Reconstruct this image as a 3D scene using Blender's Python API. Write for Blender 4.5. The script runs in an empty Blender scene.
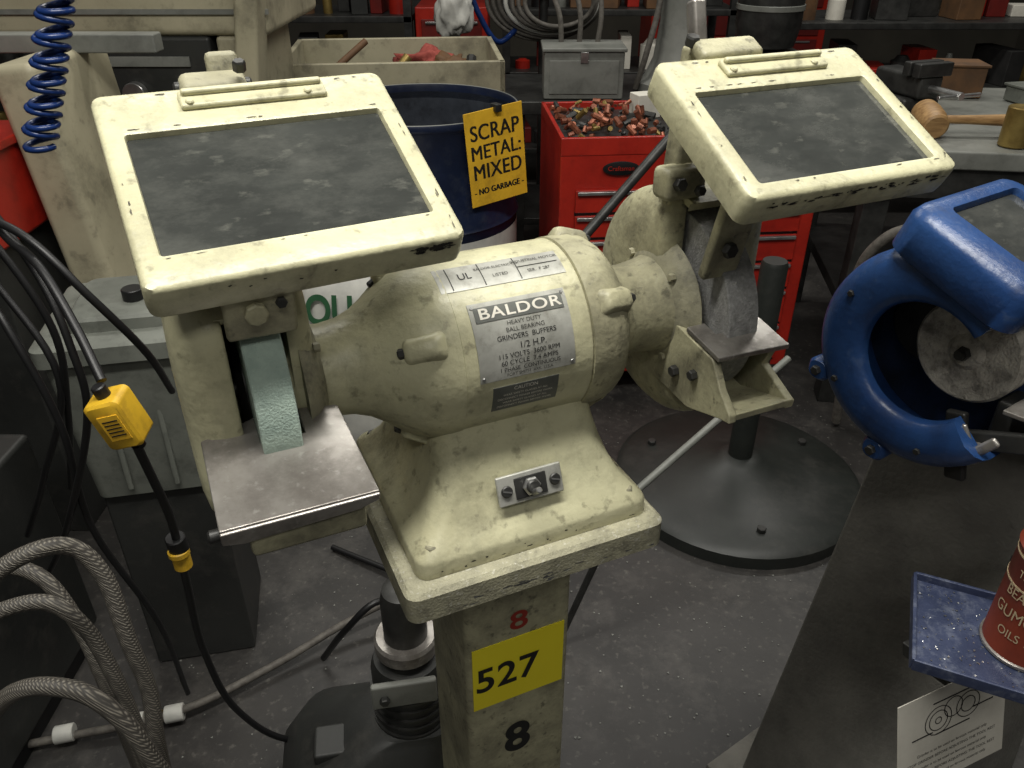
import bpy, bmesh, math, random
from mathutils import Vector, Matrix, Euler, noise
random.seed(7)
R=math.radians
scn=bpy.context.scene
col=scn.collection

# ---------------------------------------------------------------- materials
def lin(c):
    return tuple((x/12.92 if x<=.04045 else ((x+.055)/1.055)**2.4) for x in c)
def rgb(r,g,b): return lin((r/255,g/255,b/255))
def M(name,c1,c2=None,rough=.55,metal=0,ns=12,bump=0.0,bs=150,dirt=None,dirt_amt=.5,dirt_s=22,detail=6,stretch=None,spec=.5,coat=0,d0=.5,d1=.72,rvar=0,fine=None,fine_amt=.5,fine_s=90):
    m=bpy.data.materials.new(name); m.use_nodes=True
    nt=m.node_tree; N=nt.nodes; Lk=nt.links
    b=N['Principled BSDF']
    tc=N.new('ShaderNodeTexCoord'); mp=N.new('ShaderNodeMapping')
    Lk.new(tc.outputs['Object'],mp.inputs['Vector'])
    if stretch: mp.inputs['Scale'].default_value=stretch
    c2=c2 or tuple(x*.75 for x in c1)
    n=N.new('ShaderNodeTexNoise'); n.inputs['Scale'].default_value=ns; n.inputs['Detail'].default_value=detail; n.inputs['Roughness'].default_value=.62
    Lk.new(mp.outputs[0],n.inputs['Vector'])
    r=N.new('ShaderNodeValToRGB'); r.color_ramp.elements[0].position=.35; r.color_ramp.elements[1].position=.65
    r.color_ramp.elements[0].color=(*c1,1); r.color_ramp.elements[1].color=(*c2,1)
    Lk.new(n.outputs['Fac'],r.inputs['Fac'])
    out=r.outputs['Color']
    def layer(out,colr,amt,s,p0,p1,rough_=.75):
        n2=N.new('ShaderNodeTexNoise'); n2.inputs['Scale'].default_value=s; n2.inputs['Detail'].default_value=9; n2.inputs['Roughness'].default_value=rough_
        Lk.new(mp.outputs[0],n2.inputs['Vector'])
        r2=N.new('ShaderNodeValToRGB'); r2.color_ramp.elements[0].position=p0; r2.color_ramp.elements[1].position=p1
        r2.color_ramp.elements[0].color=(0,0,0,1); r2.color_ramp.elements[1].color=(amt,)*3+(1,)
        Lk.new(n2.outputs['Fac'],r2.inputs['Fac'])
        mx=N.new('ShaderNodeMixRGB'); mx.inputs['Color2'].default_value=(*colr,1)
        Lk.new(r2.outputs['Color'],mx.inputs['Fac']); Lk.new(out,mx.inputs['Color1']); return mx.outputs['Color'],r2.outputs['Color']
    if dirt:
        out,fac=layer(out,dirt,dirt_amt,dirt_s,d0,d1)
        if rvar:
            ma=N.new('ShaderNodeMath'); ma.operation='MULTIPLY_ADD'; ma.inputs[1].default_value=rvar; ma.inputs[2].default_value=rough
            Lk.new(fac,ma.inputs[0]); Lk.new(ma.outputs[0],b.inputs['Roughness'])
    if fine: out,_=layer(out,fine,fine_amt,fine_s,.58,.68,.6)
    Lk.new(out,b.inputs['Base Color'])
    if not rvar: b.inputs['Roughness'].default_value=rough
    b.inputs['Metallic'].default_value=metal
    b.inputs['Specular IOR Level'].default_value=spec
    if coat: b.inputs['Coat Weight'].default_value=coat
    if bump:
        n4=N.new('ShaderNodeTexNoise'); n4.inputs['Scale'].default_value=bs; n4.inputs['Detail'].default_value=4
        Lk.new(mp.outputs[0],n4.inputs['Vector'])
        bp=N.new('ShaderNodeBump'); bp.inputs['Strength'].default_value=bump; bp.inputs['Distance'].default_value=.004
        Lk.new(n4.outputs['Fac'],bp.inputs['Height']); Lk.new(bp.outputs[0],b.inputs['Normal'])
    return m
grime=rgb(88,85,70)
cream=M('cream_paint',rgb(200,197,163),rgb(180,176,144),.36,0,9,.18,150,dirt=grime,dirt_amt=.72,dirt_s=15,d0=.48,d1=.8,rvar=.35,fine=rgb(90,86,70),fine_amt=.5,fine_s=70)
creamd=M('cream_paint_dusty',rgb(160,156,130),rgb(130,127,108),.6,0,18,.25,170,dirt=rgb(72,70,62),dirt_amt=.8,dirt_s=26,fine=rgb(56,54,47),fine_amt=.55)
creamg=M('cream_paint_grimy',rgb(180,176,144),rgb(150,146,120),.48,0,14,.22,170,dirt=rgb(72,69,58),dirt_amt=.85,dirt_s=18,d0=.43,d1=.75,fine=rgb(60,57,47),fine_amt=.6)
dusty=M('dust_covered_paint',rgb(182,178,150),rgb(146,143,122),.7,0,24,.3,420,dirt=rgb(82,80,72),dirt_amt=.85,dirt_s=40,fine=rgb(210,208,195),fine_amt=.5,fine_s=200)
creambg=M('machine_paint',rgb(176,169,143),rgb(154,148,124),.5,0,5,.05,60,dirt=rgb(76,72,61),dirt_amt=.7,dirt_s=6,fine=rgb(80,76,66),fine_amt=.4,fine_s=20)
glass=M('dusty_safety_glass',rgb(44,46,44),rgb(64,66,63),.14,0,6,.02,90,dirt=rgb(112,112,105),dirt_amt=.55,dirt_s=8,coat=.5,stretch=(1,1.8,1),d0=.46,d1=.9,rvar=.5,fine=rgb(118,118,110),fine_amt=.3,fine_s=40)
steel=M('worn_steel',rgb(170,166,160),rgb(118,113,107),.3,.6,12,.06,60,dirt=rgb(84,80,76),dirt_amt=.6,dirt_s=12,rvar=.3,fine=rgb(200,198,192),fine_amt=.3,fine_s=120)
steeld=M('dark_steel',rgb(70,70,68),rgb(46,46,45),.45,.5,18,.1,80)
darkpt=M('dark_machine_paint',rgb(50,51,49),rgb(34,35,34),.5,.1,6,.06,80,dirt=rgb(84,82,77),dirt_amt=.5,dirt_s=12)
chrome=M('bright_metal',rgb(200,200,198),rgb(150,150,148),.28,.85,20)
alu=M('plate_aluminium',rgb(186,186,178),rgb(154,154,146),.4,.35,30,.03,100,dirt=rgb(98,96,84),dirt_amt=.65,dirt_s=40)
platedk=M('plate_dark',rgb(108,110,104),rgb(88,90,86),.5,.3,30)
black=M('black_plastic',rgb(22,22,23),rgb(14,14,15),.45,0,10)
inkm=M('black_ink',rgb(25,25,25),rgb(18,18,18),.6)
inkg=M('gray_ink',rgb(60,60,54),rgb(50,50,46),.6)
chipm=M('paint_chip',rgb(44,40,36),rgb(30,28,26),.7,0,80)
redink=M('red_ink',rgb(150,45,30),rgb(130,40,28),.6)
greenink=M('green_ink',rgb(40,90,55),rgb(30,75,45),.7)
wheelc=M('cyan_abrasive',rgb(170,188,176),rgb(150,168,158),.9,0,60,.35,600)
wheelg=M('gray_abrasive',rgb(154,154,152),rgb(124,124,122),.9,0,120,.5,500,dirt=rgb(190,190,186),dirt_amt=.6,dirt_s=180)
wheelw=M('pale_abrasive',rgb(190,185,174),rgb(140,136,128),.9,0,60,.5,400,dirt=rgb(95,92,88),dirt_amt=.7,dirt_s=60)
bluep=M('blue_paint',rgb(42,76,128),rgb(30,57,103),.32,0,12,.14,150,dirt=rgb(26,38,62),dirt_amt=.65,dirt_s=20,rvar=.3,fine=rgb(90,105,130),fine_amt=.25,fine_s=60)
bluei=M('blue_paint_dark',rgb(36,54,86),rgb(24,32,48),.6,0,18,.14,150,dirt=rgb(24,26,32),dirt_amt=.8,dirt_s=20)  # darker blue with near-black mottling, for the guard's back wall
drumb=M('navy_drum_paint',rgb(28,38,64),rgb(20,28,48),.3,0,6,.02,50,dirt=rgb(60,65,76),dirt_amt=.5)
drumi=M('drum_inside',rgb(86,92,102),rgb(56,60,68),.45,.3,6,.02,50,dirt=rgb(30,30,34),dirt_amt=.7)
dark=M('dark_inside',rgb(34,33,32),rgb(18,18,18),.8,0,20)
redp=M('red_paint',rgb(176,42,28),rgb(150,32,23),.35,0,6,.02,60,dirt=rgb(86,24,18),dirt_amt=.4)
redd=M('red_paint_dark',rgb(112,26,20),rgb(92,22,18),.45)  # deeper red for cabinet drawer fronts and some stored items
yellow=M('yellow_plastic',rgb(218,176,44),rgb(190,150,38),.45,0,20,dirt=rgb(110,90,40),dirt_amt=.6)
yellab=M('yellow_label',rgb(250,234,44),rgb(244,226,40),.45,0,8)
yelsign=M('yellow_sign',rgb(236,188,50),rgb(218,170,42),.5,0,10,dirt=rgb(120,95,40),dirt_amt=.5,dirt_s=12)
concp=M('gray_pedestal_paint',rgb(124,122,115),rgb(102,100,95),.8,0,8,.3,130,dirt=rgb(76,75,71),dirt_amt=.5,dirt_s=14)
grayp=M('gray_plastic',rgb(116,119,111),rgb(96,99,92),.6,0,8,.04,60,dirt=rgb(60,60,56),dirt_amt=.6)
graym=M('gray_machine_paint',rgb(132,133,127),rgb(106,108,102),.5,0,6,.05,60,dirt=rgb(66,66,62),dirt_amt=.55,dirt_s=9)
def braid():
    m=bpy.data.materials.new('braided_hose'); m.use_nodes=True; nt=m.node_tree; N=nt.nodes; Lk=nt.links; b=N['Principled BSDF']
    tc=N.new('ShaderNodeTexCoord'); prev=None
    for d in ((1,1,1),(-1,1,-1)):
        mp=N.new('ShaderNodeMapping'); mp.inputs['Rotation'].default_value=(.6*d[0],.5*d[1],.7*d[2]); Lk.new(tc.outputs['Object'],mp.inputs[0])
        w=N.new('ShaderNodeTexWave'); w.inputs['Scale'].default_value=130; w.inputs['Distortion'].default_value=1.0; Lk.new(mp.outputs[0],w.inputs['Vector'])
        if prev is None: prev=w.outputs['Fac']
        else:
            mm=N.new('ShaderNodeMath'); mm.operation='MULTIPLY'; Lk.new(prev,mm.inputs[0]); Lk.new(w.outputs['Fac'],mm.inputs[1]); prev=mm.outputs[0]
    cr_=N.new('ShaderNodeValToRGB'); cr_.color_ramp.elements[0].color=(*rgb(54,51,47),1); cr_.color_ramp.elements[1].color=(*rgb(122,117,107),1); cr_.color_ramp.elements[1].position=.8
    Lk.new(prev,cr_.inputs[0]); Lk.new(cr_.outputs[0],b.inputs['Base Color'])
    bp=N.new('ShaderNodeBump'); bp.inputs['Strength'].default_value=.4; bp.inputs['Distance'].default_value=.002; Lk.new(prev,bp.inputs['Height']); Lk.new(bp.outputs[0],b.inputs['Normal'])
    b.inputs['Roughness'].default_value=.6; return m
hosem=braid()
hosed=M('gray_cord',rgb(100,96,89),rgb(74,70,65),.7,0,60)
white=M('white_plastic',rgb(205,204,196),rgb(180,180,174),.5,0,12,.2,30)
whitep=M('white_paper',rgb(220,216,204),rgb(200,196,184),.7,0,12)
wood=M('mallet_wood',rgb(176,140,92),rgb(130,98,60),.5,0,14,.05,60,stretch=(1,6,6))
woodd=M('brown_box',rgb(110,78,48),rgb(80,58,38),.7,0,10)
brass=M('brass',rgb(160,138,80),rgb(120,100,54),.4,.6,20)
copper=M('copper_fittings',rgb(168,104,78),rgb(100,60,46),.4,.5,40)
coilm=M('blue_air_hose',rgb(22,50,108),rgb(16,38,84),.3,0,20)
canm=M('red_can_label',rgb(124,54,34),rgb(96,40,27),.4,.1,8,dirt=rgb(64,46,36),dirt_amt=.5)
cantx=M('can_lettering',rgb(186,170,138),rgb(160,142,112),.5)
pink=M('red_rag',rgb(170,84,74),rgb(130,56,48),.9,0,30,.3,60)
traym=M('blue_gray_tray',rgb(60,68,94),rgb(46,54,78),.4,.2,20,.1,200,dirt=rgb(120,126,140),dirt_amt=.7,dirt_s=60)
greend=M('dark_green_paint',rgb(40,43,40),rgb(26,29,27),.45,0,8,.04,60,dirt=rgb(72,72,68),dirt_amt=.5,dirt_s=8)
floorm=M('concrete_floor_paint',rgb(54,52,50),rgb(36,35,34),.5,0,3.2,.12,60,dirt=rgb(84,81,77),dirt_amt=.7,dirt_s=7,detail=10,fine=rgb(110,107,100),fine_amt=.35,fine_s=60)
wallm=M('shop_wall_paint',rgb(96,92,82),rgb(80,77,70),.8,0,2)

# ---------------------------------------------------------------- geometry helpers
def obj(name,verts,faces,mat,par=None,loc=(0,0,0),rot=(0,0,0),smooth=None,bev=0,seg=2):
    me=bpy.data.meshes.new(name); me.from_pydata([tuple(v) for v in verts],[],faces)
    ang=R(smooth if smooth and smooth>1 else 40)
    bm=bmesh.new(); bm.from_mesh(me); bmesh.ops.recalc_face_normals(bm,faces=bm.faces)
    if smooth and not bev:
        for f in bm.faces: f.smooth=True
        for e in bm.edges:
            if len(e.link_faces)==2 and e.calc_face_angle(0)>ang: e.smooth=False
    bm.to_mesh(me); bm.free()
    me.materials.append(mat)
    o=bpy.data.objects.new(name,me); col.objects.link(o)
    o.location=loc; o.rotation_euler=rot
    if par: o.parent=par
    if bev:
        me.polygons.foreach_set('use_smooth',[True]*len(me.polygons))
        b=o.modifiers.new('bevel','BEVEL'); b.width=bev; b.segments=seg; b.limit_method='ANGLE'; b.angle_limit=R(35)
        w=o.modifiers.new('wn','WEIGHTED_NORMAL'); w.keep_sharp=True
    return o
def empty(name,loc=(0,0,0),rz=0):
    e=bpy.data.objects.new(name,None); col.objects.link(e); e.location=loc; e.rotation_euler=(0,0,R(rz)); e.empty_display_size=.05
    return e
def box(name,s,loc,mat,par=None,rot=(0,0,0),bev=.003,seg=2):
    x,y,z=s[0]/2,s[1]/2,s[2]/2
    v=[(-x,-y,-z),(x,-y,-z),(x,y,-z),(-x,y,-z),(-x,-y,z),(x,-y,z),(x,y,z),(-x,y,z)]
    f=[(0,3,2,1),(4,5,6,7),(0,1,5,4),(1,2,6,5),(2,3,7,6),(3,0,4,7)]
    return obj(name,v,f,mat,par,loc,tuple(R(a) for a in rot),bev=bev,seg=seg)
def loft(name,loops,mat,par=None,loc=(0,0,0),rot=(0,0,0),cap0=True,cap1=True,smooth=40,closed=True,bev=0):
    n=len(loops[0]); v=[p for l in loops for p in l]; f=[]
    for i in range(len(loops)-1):
        for j in range(n if closed else n-1):
            k=(j+1)%n
            f.append((i*n+j,i*n+k,(i+1)*n+k,(i+1)*n+j))
    if cap0: f.append(tuple(range(n))[::-1])
    if cap1: f.append(tuple((len(loops)-1)*n+j for j in range(n)))
    return obj(name,v,f,mat,par,loc,tuple(R(a) for a in rot),smooth=smooth,bev=bev)
def rr(hx,hy,r,z,cx=0,cy=0,n=5):
    pts=[]
    r=min(r,hx*.999,hy*.999)
    for (sx,sy,a0) in ((1,1,0),(-1,1,90),(-1,-1,180),(1,-1,270)):
        for i in range(n+1):
            a=R(a0+90*i/n)
            pts.append((cx+sx*(hx-r)+r*math.cos(a),cy+sy*(hy-r)+r*math.sin(a),z))
    return pts
def rev(name,prof,mat,par=None,loc=(0,0,0),rot=(0,0,0),n=40,axis='Z',cap=True,smooth=38):
    loops=[]
    for a,r in prof:
        l=[]
        for i in range(n):
            t=2*math.pi*i/n; c,s=r*math.cos(t),r*math.sin(t)
            l.append((c,s,a) if axis=='Z' else ((a,c,s) if axis=='X' else (c,a,s)))
        loops.append(l)
    return loft(name,loops,mat,par,loc,rot,cap,cap,smooth)
def cyl(name,r,h,loc,mat,par=None,rot=(0,0,0),n=28,bev=.0015,r2=None):
    r2=r2 if r2 is not None else r
    b=min(bev,h*.3,r*.3)
    return rev(name,[(-h/2,r-b),(-h/2+b,r),(h/2-b,r2),(h/2,r2-b)],mat,par,loc,rot,n)
def prism(name,pts,t,mat,par=None,loc=(0,0,0),rot=(0,0,0),axis='Z',bev=0,off=0):
    def mk(a,b,c):
        return (a,b,c) if axis=='Z' else ((c,a,b) if axis=='X' else (a,c,b))
    l0=[mk(a,b,off) for a,b in pts]; l1=[mk(a,b,off+t) for a,b in pts]
    n=len(pts); v=l0+l1
    f=[tuple(range(n))[::-1],tuple(range(n,2*n))]+[(j,(j+1)%n,n+(j+1)%n,n+j) for j in range(n)]
    return obj(name,v,f,mat,par,loc,tuple(R(a) for a in rot),bev=bev,smooth=35)
def cr(pts,sub=8):
    P=[Vector(p) for p in pts]; P=[2*P[0]-P[1]]+P+[2*P[-1]-P[-2]]; out=[]
    for i in range(1,len(P)-2):
        for s in range(sub):
            t=s/sub; a,b,c,d=P[i-1],P[i],P[i+1],P[i+2]
            out.append(.5*((2*b)+(c-a)*t+(2*a-5*b+4*c-d)*t*t+(3*b-a-3*c+d)*t**3))
    out.append(P[-2]); return out
def tube(name,pts,r,mat,par=None,sub=8,n=10,smoothpath=True):
    P=cr(pts,sub) if smoothpath else [Vector(p) for p in pts]
    loops=[]; up=Vector((0,0,1)); prev=None
    for i,p in enumerate(P):
        t=(P[min(i+1,len(P)-1)]-P[max(i-1,0)]).normalized()
        if prev is None:
            a=t.cross(up); a=a if a.length>.1 else t.cross(Vector((1,0,0)))
        else: a=prev-t*prev.dot(t)
        a.normalize(); prev=a; b=t.cross(a)
        loops.append([tuple(p+r*(math.cos(2*math.pi*j/n)*a+math.sin(2*math.pi*j/n)*b)) for j in range(n)])
    return loft(name,loops,mat,par,smooth=60)
def text(name,body,size,mat,par,fn,bold=0.0,sx=1,align='CENTER',sp=1):
    c=bpy.data.curves.new('t','FONT'); c.body=body; c.size=size; c.align_x=align; c.align_y='CENTER'; c.offset=bold; c.space_character=sp
    o=bpy.data.objects.new('t',c); col.objects.link(o)
    bpy.context.view_layer.update()
    me=bpy.data.meshes.new_from_object(o.evaluated_get(bpy.context.evaluated_depsgraph_get()))
    bpy.data.objects.remove(o)
    me.name=name
    for v in me.vertices: v.co=Vector(fn(v.co.x*sx,v.co.y))
    me.materials.clear(); me.materials.append(mat)
    q=bpy.data.objects.new(name,me); col.objects.link(q); q.parent=par
    return q
def bolt(name,loc,d,r,h,mat,par,n=6):
    q=Vector(d).to_track_quat('Z','Y').to_euler()
    return rev(name,[(0,r),(h*.8,r),(h,r*.85)],mat,par,loc,tuple(math.degrees(a) for a in q),n=n,smooth=20)
def chips(name,spots,fn,mat,par):
    vv=[];ff=[]
    for (u,v,ru,rv) in spots:
        k=len(vv); m=9
        for j in range(m):
            q=random.uniform(.35,1.2); a=6.2832*j/m
            vv.append(fn(u+ru*q*math.cos(a),v+rv*q*math.sin(a)))
        ff.append(tuple(range(k,k+m)))
    return obj(name,vv,ff,mat,par)

# ---------------------------------------------------------------- main grinder
OX=-.0165
G=empty('bench_grinder',(OX,.633,1.066),24)
prof=[(-.186,.044),(-.180,.048),(-.174,.048),(-.170,.040),(-.150,.039),(-.135,.041),(-.122,.046),(-.110,.054),(-.099,.063),(-.089,.070),(-.078,.075),(-.064,.078),(-.0555,.0785),(-.055,.0765)]
rev('left_end_bell',prof,cream,G,axis='X',n=72)
rev('motor_shell',[(-.056,.0768),(-.055,.0778),(.058,.0778),(.059,.0768)],cream,G,axis='X',n=72)
rev('right_end_bell',[(.059,.0765),(.060,.079),(.080,.0785),(.090,.076),(.097,.071),(.102,.064),(.106,.055),(.112,.047),(.120,.043),(.135,.042),(.155,.045),(.170,.050),(.178,.055),(.184,.055)],creamg,G,axis='X',n=72)
def cylpatch(name,x0,x1,a0,a1,r,mat,t=.0008,n=14):
    loops=[]
    for i in range(n+1):
        a=R(a0+(a1-a0)*i/n)
        c,s=math.cos(a),math.sin(a)
        loops.append([(x0,-r*c,r*s),(x0,-(r+t)*c,(r+t)*s),(x1,-(r+t)*c,(r+t)*s),(x1,-r*c,r*s)])
    return loft(name,loops,mat,G,smooth=30)
def ctext(body,size,xc,ac,r,mat=inkg,bold=0,sx=1,sp=1):
    return text('plate_text',body,size,mat,G,lambda x,y:(xc+x,-r*math.cos(R(ac)+y/r),r*math.sin(R(ac)+y/r)),bold,sx,sp=sp)
PR=.0776
px=.000
cylpatch('name_plate',px-.044,px+.041,2,50,PR,alu)
cylpatch('name_plate_header',px-.040,px+.037,38,47,PR+.0006,platedk)
ctext('BALDOR',.0125,px-.001,42.5,PR+.0018,whitep,.0002,1.4,1.1)
ctext('HEAVY DUTY',.005,px,35,PR+.0012,inkg)
ctext('BALL BEARING',.0052,px,31,PR+.0012,inkg)
ctext('GRINDERS  BUFFERS',.0058,px,26.7,PR+.0012,inkm)
ctext('1/2 H.P.',.0075,px+.004,21,PR+.0012,inkm)
ctext('115 VOLTS  3600 RPM',.0058,px,16,PR+.0012,inkm)
ctext('60 CYCLE  7.4 AMPS',.0058,px,11.8,PR+.0012,inkm)
ctext('1 PHASE  CONTINUOUS',.005,px,7.8,PR+.0012,inkm)
ctext('FORT SMITH  ARK. U.S.A.',.0038,px,4.4,PR+.0012)
for x in(px-.041,px+.038):
    for a in(4.5,47.5):
        bolt('plate_rivet',(x,-PR*math.cos(R(a)),PR*math.sin(R(a))),(0,-math.cos(R(a)),math.sin(R(a))),.0016,.0016,chrome,G,10)
cylpatch('caution_plate',px-.033,px+.026,-22,-3,PR,platedk)
ctext('CAUTION',.0048,px-.004,-5.6,PR+.0012,whitep)
for k,a in enumerate((-9.5,-12.5,-15.5,-18.5)):
    ctext('DISCONNECT POWER BEFORE WORK' if k%2 else 'WEAR SAFETY GLASSES AT ALL',.0029,px-.004,a,PR+.0012,whitep)
cylpatch('rating_label',px-.060,px+.050,60,80,PR,alu)
ctext('UL',.010,-.036,70,PR+.0012,inkm)
for xx in(-.0215,-.0495): cylpatch('label_line',xx,xx+.0006,61,79,PR+.0006,inkg)
cylpatch('label_line',.010,.0106,61,79,PR+.0006,inkg); cylpatch('label_line',.010,.047,70,70.4,PR+.0006,inkg)
ctext('INDUSTRIAL MOTOR',.0045,.028,75,PR+.0012)
ctext('BALDOR ELECTRIC CO.',.0038,-.006,74,PR+.0012)
ctext('SER.  F 287',.0045,.028,66,PR+.0012)
ctext('LISTED',.0045,-.006,67,PR+.0012)
def lug(x,r,a,tilt):
    rad=Vector((0,-math.cos(R(a)),math.sin(R(a))))
    Xd=(Vector((1,0,0))*math.cos(R(tilt))+rad*math.sin(R(tilt))).normalized(); tn=rad.cross(Vector((1,0,0))).normalized(); nz=Xd.cross(tn)
    if nz.dot(rad)<0: nz=-nz; tn=-tn
    e=loft('bell_lug',[rr(.020,.014,.006,-.010),rr(.0175,.011,.006,-.001),rr(.0145,.008,.005,.005),rr(.012,.0055,.004,.0065)],cream if x<0 else creamg,G,loc=tuple(Vector((x,0,0))+rad*r),smooth=60)
    e.rotation_euler=Matrix((Xd,tn,nz)).transposed().to_euler()
    s=1 if x>0 else -1
    bolt('lug_screw',tuple(Vector((x,0,0))+rad*(r-.000)+Xd*(.0150*s)),tuple(Xd*s),.0045,.006,steeld,G)
for a in (30,112,205,292): lug(-.084,.071,a,30)
for a in (36,112,205,292): lug(.087,.0755,a,-18)
secs=[(-.160,.113,.107),(-.146,.113,.107),(-.1425,.1115,.1055),(-.136,.104,.098),(-.124,.0955,.089),(-.108,.088,.081),(-.090,.082,.074),(-.072,.078,.068),(-.055,.075,.063),(-.030,.070,.055)]
loft('base_casting',[rr(hx,hy,.012+.014*(i/9),z,-.002,0,6) for i,(z,hx,hy) in enumerate(secs)],cream,G,smooth=55)
for x in(-.098,.094):
    cyl('foot_bolt',.006,.008,(x,-.092,-.139),creamd,G,n=6); cyl('foot_bolt',.006,.008,(x,.092,-.139),steeld,G,n=6)
sp=empty('switch_plate',(-.004,-.0875,-.104)); sp.parent=G; sp.rotation_euler=(R(-24),0,0)
box('switch_cover',(.062,.004,.027),(0,0,0),alu,sp,bev=.0015)
box('switch_recess',(.030,.0015,.019),(0,-.0026,0),steeld,sp,bev=.0005)
cyl('toggle_nut',.0085,.005,(0,-.005,0),chrome,sp,(90,0,0),n=6)
cyl('toggle_ring',.0062,.006,(0,-.007,0),steeld,sp,(90,0,0))
cyl('toggle_lever',.0028,.016,(0,-.014,-.003),chrome,sp,(70,0,0))
for x in(-.023,.023):
    cyl('cover_screw',.0052,.003,(x,-.0035,0),steeld,sp,(90,0,0)); box('screw_slot',(.008,.0008,.0012),(x,-.0052,0),chrome,sp,(0,20,0),bev=0)
chips('base_paint_chips',[(random.uniform(-.10,.10),random.uniform(-.157,-.150),random.uniform(.001,.004),random.uniform(.0006,.0014)) for i in range(12)],lambda u,v:(u-.002,-.1073,v),chipm,G)

def arc(r,a0,a1,n,cy=0,cz=0):
    return [(cy-r*math.cos(R(a0+(a1-a0)*i/n)),cz+r*math.sin(R(a0+(a1-a0)*i/n))) for i in range(n+1)]
def dshape(Rg,ct,cb,n=72):
    out=[]
    for i in range(n):
        a=2*math.pi*i/n; y=-Rg*math.cos(a); z=Rg*math.sin(a)
        t=min(1,max(0,(z+.065)/.06)); c=cb+(ct-cb)*t*t*(3-2*t)
        k=.012; d=y+c
        y=-c+ (d if d>k else (k*math.exp((d-k)/k) if d>-10*k else 0))
        out.append((y,z))
    return out
def guard(par,s,xi,xo,Rg,mat,a0,a1,dome,ci,co):
    def L(x,k,pts,dy=.014):
        return [(x,dy+(y-dy)*k,z*k) for y,z in pts]
    pi_=dshape(Rg,*ci); po=dshape(Rg,*co)
    loft('guard_inner_wall',[L(xi-s*.012,.66,pi_),L(xi-s*.010,.84,pi_),L(xi-s*.005,.94,pi_),L(xi,.985,pi_),L(xi+s*.004,1,pi_),L(xi+s*.008,.995,pi_),L(xi+s*.008,.9,pi_)],mat,par,smooth=50)
    A=arc(Rg,a0,a1,44); Bq=arc(Rg-.007,a0,a1,44)
    f=lambda x,Q:[(x,y,z) for y,z in Q]
    loft('guard_rim',[f(xi+s*.004,A),f(xo,A),f(xo,Bq),f(xi+s*.004,Bq),f(xi+s*.004,A)],mat,par,cap0=False,cap1=False,closed=False,smooth=40)
    for a in(a0,a1):
        y1,z1=-Rg*math.cos(R(a)),Rg*math.sin(R(a)); y2,z2=y1*(Rg-.007)/Rg,z1*(Rg-.007)/Rg
        obj('guard_rim_end',[(xi,y1,z1),(xo,y1,z1),(xo,y2,z2),(xi,y2,z2)],[(0,1,2,3)],mat,par)
    loft('guard_outer_cover',[L(xo-s*.004,.92,po),L(xo-s*.004,.985,po),L(xo-s*.002,1.0,po),L(xo+s*dome*.25,1.0,po),L(xo+s*dome*.5,.975,po),L(xo+s*dome*.72,.92,po),L(xo+s*dome*.88,.83,po),L(xo+s*dome*.97,.7,po),L(xo+s*dome,.5,po)],mat,par,smooth=60)
def wheel(par,x,r,w,mat,hubmat):
    rev('grinding_wheel',[(x-w/2,.02),(x-w/2,r-.001),(x-w/2+.001,r),(x+w/2-.001,r),(x+w/2,r-.001),(x+w/2,.02)],mat,par,axis='X',n=72,smooth=30)
    rev('wheel_flange',[(x-w/2-.006,.012),(x-w/2-.006,.028),(x-w/2-.001,.036),(x+w/2+.001,.036),(x+w/2+.006,.028),(x+w/2+.006,.012)],hubmat,par,axis='X',n=36)
    rev('arbor_shaft',[(x-.045,.007),(x+.045,.007)],hubmat,par,axis='X',n=20)
guard(G,-1,-.174,-.230,.108,cream,56,316,.034,(.046,.066),(.066,.074))
guard(G,1,.174,.232,.110,creamg,74,312,.034,(.016,.082),(.034,.080))
wheel(G,-.202,.0925,.028,wheelc,steeld); wheel(G,.202,.092,.032,wheelg,steeld)
for s in(-1,1):
    rev('guard_boss',[(s*.158,.042),(s*.163,.053),(s*.170,.062),(s*.176,.066)],creamd,G,axis='X',n=40)
    for a in(50,130,230,310): bolt('guard_bolt',(s*.163,-.053*math.cos(R(a)),.053*math.sin(R(a))),(-s,0,0),.004,.005,creamd,G)
def left_rest():
    e=empty('tool_rest',(-.204,-.098,-.006)); e.parent=G; e.rotation_euler=(R(7),0,0)
    hx=.052
    pts=[(-hx,-.057),(hx+.002,-.057),(hx-.002,.044),(.020,.050),(.020,.020),(-.012,.020),(-.012,.050),(-hx,.036)]
    prism('rest_plate',pts,.004,steel,e,bev=.001,off=-.004)
    prism('rest_front_lip',[(-.052,0),(.054,0),(.054,-.006),(.040,-.012),(-.038,-.016),(-.052,-.012)],.004,steel,e,loc=(0,-.059,-.002),rot=(10,0,0),axis='Y',bev=.001)
    box('rest_bracket',(.045,.07,.016),(0,-.005,-.015),creamd,e,bev=.003)
    box('rest_arm',(.02,.075,.035),(.012,.02,-.035),creamd,e,(15,0,0),bev=.004)
    box('rest_support',(.080,.032,.026),(.005,-.038,-.024),creamg,e,bev=.004)
    cyl('rest_stud',.005,.02,(-.050,-.040,-.020),steeld,e,(0,90,0),n=12)
    cyl('rest_nut',.009,.010,(-.044,-.040,-.020),chrome,e,(0,90,0),n=6)
left_rest()
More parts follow.
